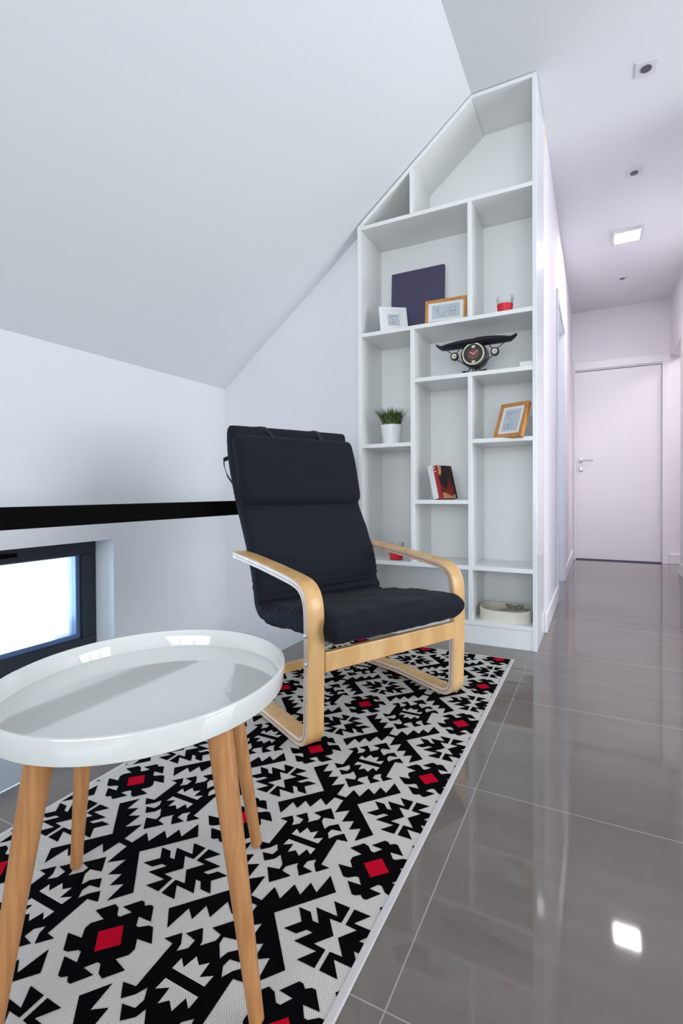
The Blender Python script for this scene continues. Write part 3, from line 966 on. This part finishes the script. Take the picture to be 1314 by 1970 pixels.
for i in range(-1, 4):
    for j in range(-1, 8):
        cx, cyy = -0.137 - i * PX, -0.194 - j * PY
        z = 0.0056
        poly(both(dia), cx, cyy, z, 1)
        poly(redd, cx, cyy, z + 0.0004, 2)
        for p in (star, rot(star)): poly(p, cx, cyy - PY / 2 + 0.000, z, 1)
        bx = cx - PX / 2
        poly(both(bird), bx, cyy, z, 1)
        for p in (hole, rot(hole)): poly(p, bx, cyy, z + 0.0004, 0)
        for p in (comb, rot(comb)): poly(p, bx, cyy - PY / 2, z, 1)
        poly(lnk, bx, cyy - PY / 2, z + 0.0001, 1)
bmesh.ops.triangulate(tmp, faces=tmp.faces[:])
for co, no in (((ibx0, 0, 0), (-1, 0, 0)), ((ibx1, 0, 0), (1, 0, 0)), ((0, iby0, 0), (0, -1, 0)), ((0, iby1, 0), (0, 1, 0))):
    bmesh.ops.bisect_plane(tmp, geom=tmp.verts[:] + tmp.edges[:] + tmp.faces[:], plane_co=co, plane_no=no, clear_outer=True)
vm = {v: bm.verts.new(v.co) for v in tmp.verts}
for f in tmp.faces:
    try:
        bm.faces.new([vm[v] for v in f.verts]).material_index = f.material_index
    except ValueError:
        pass
tmp.free()
bmesh.ops.translate(bm, verts=bm.verts[:], vec=(OX, OY_, 0))
me = bpy.data.meshes.new('rug_pile'); 
for f in bm.faces:
    if f.normal.z < -0.5 and f.calc_center_median().z > 0.003: f.normal_flip()
bm.normal_update()
bm.to_mesh(me); bm.free()
for k in ('rugwhite', 'rugblack', 'rugred'): me.materials.append(M[k])
o = bpy.data.objects.new('woven_field', me); COL.objects.link(o); o.parent = rug
bm = bmesh.new()
box(bm, RX0, RX0 + 0.008, RY0, RY1, 0.0002, 0.0068); box(bm, RX1 - 0.014, RX1, RY0, RY1, 0.0002, 0.0068)
box(bm, RX0 + 0.008, RX1 - 0.014, RY1 - 0.006, RY1, 0.0002, 0.0062)
bmesh.ops.translate(bm, verts=bm.verts[:], vec=(OX, OY_, 0))
bevel(link('binding', bm, M['rugborder'], rug), 0.002)
RZ = 0.0062

# ------------------------------------------------------------------ armchair
AL = R(63.645)
chair = empty('armchair', (-0.4717, -1.2540, 0.0066), AL)
tag(chair, 'bentwood armchair with a dark blue-black cushion standing on the rug', 'armchair')
# local axes: x = across (0..CW), y = backwards, z up ; b (forward) = -y
CW = 0.669
SW = 0.0585
def arc(cx, cz, r, a0, a1, n):
    return [(cx + r * math.cos(R(a0 + (a1 - a0) * i / n)), cz + r * math.sin(R(a0 + (a1 - a0) * i / n))) for i in range(n + 1)]
# centre line of the side frame in (b, z), starting at the rear end of the armrest
TH = 0.024
def frame_line():
    p = [(-0.497, 0.512), (-0.40, 0.505), (-0.30, 0.496), (-0.215, 0.487), (-0.13, 0.477), (-0.085, 0.471), (-0.052, 0.462), (-0.029, 0.444), (-0.016, 0.415), (-0.0125, 0.380), (-0.012, 0.335)]
    p += [(-0.012, 0.270), (-0.014, 0.180), (-0.017, 0.110)]
    p += arc(-0.063, 0.057, 0.045, 0, -90, 7)
    p += [(-0.12, 0.0135), (-0.20, 0.018), (-0.28, 0.021), (-0.36, 0.020), (-0.46, 0.014), (-0.555, 0.012)]
    return p
def smooth_line(p, it=2):
    for _ in range(it):
        q = [p[0]]
        for a, b in zip(p, p[1:]):
            q.append((a[0] * .75 + b[0] * .25, a[1] * .75 + b[1] * .25)); q.append((a[0] * .25 + b[0] * .75, a[1] * .25 + b[1] * .75))
        q.append(p[-1]); p = q
    return p
def strip(bm, line, x0, x1, th, mi_face=0, mi_edge=1, mi_core=2, core=True):
    """bent laminated strip; line in (b,z)"""
    n = len(line)
    offs = (-0.5, -0.12, 0.02, 0.5) if core else (-0.5, 0.5)
    rows = []
    for i, (b, z) in enumerate(line):
        a = line[max(i - 1, 0)]; c = line[min(i + 1, n - 1)]
        tb, tz = c[0] - a[0], c[1] - a[1]
        L_ = math.hypot(tb, tz); nb, nz_ = -tz / L_, tb / L_
        row = []
        for x in (x0, x1):
            row.append([bm.verts.new((x, -(b + nb * th * o_), z + nz_ * th * o_)) for o_ in offs])
        rows.append(row)
    for r0, r1 in zip(rows, rows[1:]):
        for s in (0, 1):
            for k in range(len(offs) - 1):
                f = bm.faces.new((r0[s][k], r0[s][k + 1], r1[s][k + 1], r1[s][k]))
                f.material_index = mi_core if (core and k == 1) else mi_edge
        for k in (0, len(offs) - 1):
            f = bm.faces.new((r0[0][k], r0[1][k], r1[1][k], r1[0][k])); f.material_index = mi_face
    for r_ in (rows[0], rows[-1]):
        for k in range(len(offs) - 1):
            f = bm.faces.new((r_[0][k], r_[0][k + 1], r_[1][k + 1], r_[1][k])); f.material_index = mi_edge
BM = [M['birch'], M['birch_edge'], M['birch_core']]
fl = smooth_line(frame_line())
for x0 in (0.0, CW - SW):
    bm = bmesh.new()
    strip(bm, fl, x0, x0 + SW, TH)
    sf = link('side_frame', bm, BM, chair, False)
    for p_ in sf.data.polygons: p_.use_smooth = p_.material_index == 0
    bevel(sf, 0.0035, 2)
# screws on the outer left edge
for sx, inside in ((-0.001, 0), (CW + 0.001, 1)):
    for zz in (0.336, 0.256):
        bm = bmesh.new()
        m_ = Matrix.Rotation(R(90 if inside else -90), 4, 'Y')
        lathe(bm, [(0.0075, -0.002), (0.0075, 0.001), (0.0055, 0.0035), (0.002, 0.0038)], 20, (sx, 0.012, zz - RZ), m_)
        link('screw', bm, M['chrome'], chair, True)
bm = bmesh.new(); lathe(bm, [(0.006, -0.002), (0.006, 0.0012), (0.002, 0.002)], 18, (0.0, 0.476, 0.508), Matrix.Rotation(R(-90), 4, 'Y'))
link('screw', bm, M['chrome'], chair, True)
# rails
bm = bmesh.new(); box(bm, SW, CW - SW, -0.003, 0.018, 0.217, 0.276)
bevel(link('front_rail', bm, M['birch'], chair), 0.004)
bm = bmesh.new()
pr = []
for i in range(13):
    s = i / 12
    pr.append((s, 0.038 + 0.022 * math.sin(math.pi * s) ** 0.8))
va = []
for s, zt in pr:
    x = SW * 0.2 + (CW - SW * 0.4) * s
    va.append([bm.verts.new((x, y, z)) for y, z in ((0.528, 0.0255), (0.528, zt), (0.550, zt), (0.550, 0.0255))])
for a, b in zip(va, va[1:]):
    for k in range(4):
        bm.faces.new((a[k], a[(k + 1) % 4], b[(k + 1) % 4], b[k]))
bm.faces.new(va[0][::-1]); bm.faces.new(va[-1])
bevel(link('rear_rail', bm, M['birch'], chair), 0.002)

# cushion: centre line (b, z, thickness) from the front edge of the seat up to the top of the back
CL = [(0.052, 0.338, 0.062), (0.030, 0.341, 0.078), (-0.05, 0.339, 0.082), (-0.12, 0.335, 0.080), (-0.20, 0.328, 0.076), (-0.29, 0.318, 0.072), (-0.355, 0.312, 0.064), (-0.402, 0.326, 0.056),
      (-0.425, 0.370, 0.058), (-0.434, 0.420, 0.064), (-0.450, 0.470, 0.067), (-0.478, 0.535, 0.067), (-0.520, 0.615, 0.065), (-0.566, 0.70, 0.065), (-0.605, 0.79, 0.067), (-0.630, 0.86, 0.067), (-0.642, 0.93, 0.064), (-0.642, 0.996, 0.050)]
def catmull(P, n):
    out = []
    for i in range(len(P) - 1):
        p0 = P[max(i - 1, 0)]; p1 = P[i]; p2 = P[i + 1]; p3 = P[min(i + 2, len(P) - 1)]
        for k in range(n):
            s = k / n
            out.append(tuple(0.5 * ((2 * b) + (-a + c) * s + (2 * a - 5 * b + 4 * c - d) * s * s + (-a + 3 * b - 3 * c + d) * s ** 3) for a, b, c, d in zip(p0, p1, p2, p3)))
    out.append(P[-1])
    return out
def pad(bm, CLs, xa0, xa1, nn_=6, puck=0.0, widths=None, wr=None):
    pts = catmull(CLs, nn_)
    n = len(pts)
    # arc length
    S = [0]
    for a, b in zip(pts, pts[1:]): S.append(S[-1] + math.hypot(b[0] - a[0], b[1] - a[1]))
    rows = []
    NX = 40
    for i, (b, z, th) in enumerate(pts):
        a = pts[max(i - 1, 0)]; c = pts[min(i + 1, n - 1)]
        tb, tz = c[0] - a[0], c[1] - a[1]
        l_ = math.hypot(tb, tz); nb, nz_ = -tz / l_, tb / l_     # normal to the path
        # end taper
        e = min(S[i], S[-1] - S[i])
        kk = min(1.0, e / 0.030); endf = math.sqrt(max(0.0, 1 - (1 - kk) ** 2)) * 0.86 + 0.14
        xw0, xw1 = xa0, xa1
        if widths:
            f = widths(S[i] / S[-1]); xw0 += f; xw1 -= f
        inset = 0.010 * (1 - min(1.0, e / 0.028)) ** 2
        xw0 += inset; xw1 -= inset
        T_ = th * 0.5 * endf
        W_ = (xw1 - xw0) / 2
        xm = (xw0 + xw1) / 2
        cr_ = T_ * 0.78
        outline = []
        def puff(x_): return 1.0 + 0.10 * (1 - (x_ / W_) ** 2)
        for k in range(NX + 1):
            x_ = -(W_ - cr_) + 2 * (W_ - cr_) * k / NX
            outline.append((x_, T_ * puff(x_), 1))
        for k in range(1, 5):
            q = R(90 - 90 * k / 4); outline.append((W_ - cr_ + cr_ * math.cos(q), T_ - cr_ + cr_ * math.sin(q), 1))
        for k in range(0, 4):
            q = R(-90 * k / 4); outline.append((W_ - cr_ + cr_ * math.cos(q), -(T_ - cr_) + cr_ * math.sin(q), -1))
        for k in range(NX + 1):
            x_ = (W_ - cr_) - 2 * (W_ - cr_) * k / NX
            outline.append((x_, -T_ * puff(x_), -1))
        for k in range(1, 5):
            q = R(-90 - 90 * k / 4); outline.append((-(W_ - cr_) + cr_ * math.cos(q), -(T_ - cr_) + cr_ * math.sin(q), -1))
        for k in range(0, 4):
            q = R(180 - 90 * k / 4); outline.append((-(W_ - cr_) + cr_ * math.cos(q), (T_ - cr_) + cr_ * math.sin(q), 1))
        rv = []
        for x_, h_, side in outline:
            uu = x_ / W_
            if wr: h_ += side * wr(S[i] / S[-1], uu, side, S[i])
            rv.append(bm.verts.new((xm + x_, -(b + nb * h_), z + nz_ * h_)))
        rows.append(rv)
    for r0, r1 in zip(rows, rows[1:]):
        m_ = len(r0)
        for k in range(m_):
            j = (k + 1) % m_
            bm.faces.new((r0[k], r0[j], r1[j], r1[k]))
    bm.faces.new(rows[0][::-1]); bm.faces.new(rows[-1])
def wrinkle(s, u, side, arc_):
    # the path normal with side=+1 points to the underside / rear for this direction of travel
    d = 0.0
    if side < 0:                       # front face only
        j = 0.462
        def crease(c, wd, dep): return -dep * math.exp(-((arc_ - c) / wd) ** 2)
        d += crease(j + 0.004, 0.014, 0.008)
        d += crease(j + 0.040 + 0.012 * u, 0.0065, 0.011 * (0.75 + 0.25 * math.sin(3 * u + 1)))
        d += crease(j + 0.064 + 0.004 * u * u, 0.0055, 0.007 * (0.6 + 0.4 * u))
        d += crease(j + 0.086 - 0.014 * u, 0.006, 0.004 * (0.7 - 0.3 * u))
        d -= crease(j + 0.022, 0.012, 0.005)
        d -= crease(j + 0.053, 0.008, 0.004)
        if arc_ > j + 0.1: d += 0.0010 * math.sin(arc_ * 55 + 5 * u) + 0.0007 * math.sin(arc_ * 93 - 3 * u * u)
        elif arc_ < j - 0.03: d += 0.0012 * math.sin(9 * u + arc_ * 22) + 0.0008 * math.sin(17 * u - arc_ * 40)
    if abs(u) > 0.80: d += (0.0034 if 0.05 < arc_ < 0.56 else 0.0008) * math.sin(arc_ * 150 + 4 * math.sin(arc_ * 33)) * (abs(u) - 0.80) / 0.20
    if arc_ < 0.10: d += 0.0016 * math.sin(u * 34 + 3 * math.sin(u * 6)) * (1 - arc_ / 0.10)
    return d
bm = bmesh.new()
pad(bm, CL, 0.052, 0.612, 14, wr=wrinkle)
cu = link('cushion', bm, M['fabric'], chair, True)
sb = cu.modifiers.new('sub', 'SUBSURF'); sb.levels = 1; sb.render_levels = 1
# head pillow strapped over the top of the back
PLW = [(-0.542, 0.690, 0.060), (-0.536, 0.712, 0.078), (-0.550, 0.78, 0.072), (-0.568, 0.86, 0.072), (-0.588, 0.918, 0.064), (-0.602, 0.953, 0.050)]
bm = bmesh.new()
pad(bm, PLW, 0.050, 0.606, 6, wr=lambda s, u, side, a: 0.0008 * math.sin(9 * s + 5 * u))
pw = link('head_pillow', bm, M['fabric_pillow'], chair, True)
sb = pw.modifiers.new('sub', 'SUBSURF'); sb.levels = 1; sb.render_levels = 2
def band(pts, wdir, wd):
    bm = bmesh.new()
    prev = None
    for p in pts:
        p = Vector(p); w_ = Vector(wdir) * wd / 2
        r_ = [bm.verts.new(p - w_ + Vector(o_)) for o_ in ((0, 0, 0),)] + [bm.verts.new(p + w_)]
        if prev: bm.faces.new((prev[0], prev[1], r_[1], r_[0]))
        prev = r_
    o_ = link('strap', bm, M['webbing'], pw, True)
    sd = o_.modifiers.new('solid', 'SOLIDIFY'); sd.thickness = 0.002
for xf, xb in ((0.235, 0.175), (0.462, 0.440)):
    P_ = [(0.598, 0.950), (0.606, 0.972), (0.630, 0.998), (0.655, 0.998), (0.672, 0.986), (0.678, 0.95), (0.676, 0.90)]
    band([(xf + (xb - xf) * min(1, k / 3), y_, z_) for k, (y_, z_) in enumerate(P_)], (1, 0, 0), 0.022)
band([(0.080, 0.678, 0.875), (0.050, 0.680, 0.862), (0.043, 0.662, 0.835), (0.041, 0.630, 0.800), (0.045, 0.600, 0.775)], (0, 0.5, 0.86), 0.018)

# bent back-and-seat frame under the cushion with webbing
off = []
pts = catmull(CL, 3)
for i, (b, z, th) in enumerate(pts):
    a = pts[max(i - 1, 0)]; c = pts[min(i + 1, len(pts) - 1)]
    tb, tz = c[0] - a[0], c[1] - a[1]; l_ = math.hypot(tb, tz)
    off.append((b + tz / l_ * 0 + (-tz / l_) * (th * 0.5 + 0.001) * 1.0, z + (tb / l_) * (th * 0.5 + 0.001) * 1.0))
# the path runs rearwards, so its +normal points down on the seat; keep the run between the rail and the top
off = [p for p in off if p[1] < 0.955][4:]
for x0 in (0.150, CW - 0.150 - 0.045):
    bm = bmesh.new(); strip(bm, smooth_line(off, 1), x0, x0 + 0.045, 0.010, core=False)
    link('back_lath', bm, [M['birch'], M['birch_edge']], chair)
bm = bmesh.new(); strip(bm, smooth_line(off[1:-2], 1), 0.196, CW - 0.196, 0.003, 0, 0, core=False)
link('webbing_sling', bm, M['webbing'], chair)

# ------------------------------------------------------------------ side table
TC = (-0.43, -1.845)
tb = empty('tray_table', (TC[0], TC[1], RZ)); tag(tb, 'white tray-topped side table on four tapered wooden legs', 'side table')
ZT, ZB = 0.442 - RZ, 0.404 - RZ
def oval(th):
    # slightly oval tray
    a, b, ph = 0.248, 0.2245, R(100)
    c, s = math.cos(th - ph), math.sin(th - ph)
    return a * b / math.sqrt((b * c) ** 2 + (a * s) ** 2)
def tray_ring(bm, off_, z, n=120):
    return [bm.verts.new(((oval(2 * math.pi * i / n) + off_) * math.cos(2 * math.pi * i / n), (oval(2 * math.pi * i / n) + off_) * math.sin(2 * math.pi * i / n), z)) for i in range(n)]
bm = bmesh.new()
prof = [(-0.012, ZB), (-0.006, ZB + 0.001), (-0.0035, ZB + 0.003), (0.0, ZT - 0.003), (-0.0008, ZT - 0.0008), (-0.0025, ZT), (-0.0055, ZT), (-0.0068, ZT - 0.0012), (-0.0085, ZB + 0.0065), (-0.0095, ZB + 0.0050), (-0.0115, ZB + 0.0045), (-0.03, ZB + 0.0045)]
rings = [tray_ring(bm, o_, z) for o_, z in prof]
for a, b in zip(rings, rings[1:]):
    for i in range(120):
        j = (i + 1) % 120
        bm.faces.new((a[i], a[j], b[j], b[i]))
bm.faces.new(rings[0][::-1]); bm.faces.new(rings[-1])
link('tray_top', bm, M['tray'], tb, True)
# legs: feet on a square, heads under the tray
feet = [(-0.664, -1.821), (-0.383, -1.612), (-0.172, -1.896), (-0.444, -2.100)]
HD = [(-0.622, -1.820), (-0.420, -1.660), (-0.237, -1.894), (-0.408, -2.046)]
for (fx, fy), (hx, hy) in zip(feet, HD):
    bm = bmesh.new()
    p0 = Vector((hx - TC[0], hy - TC[1], ZB)); p1 = Vector((fx - TC[0], fy - TC[1], 0.0))
    d = (p1 - p0)
    pts_, rs = [], []
    for k in range(9):
        s = k / 8
        pts_.append(p0 + d * s * 0.985); rs.append(0.0188 - 0.0080 * s)
    for q, rr in ((0.990, 0.0108), (0.995, 0.0092), (0.9985, 0.006)):
        pts_.append(p0 + d * q); rs.append(rr)
    tube(bm, pts_, rs, 28)
    for v in bm.verts: v.co.z = min(max(v.co.z, 0.0), ZB)
    link('leg', bm, M['beech'], tb, True)
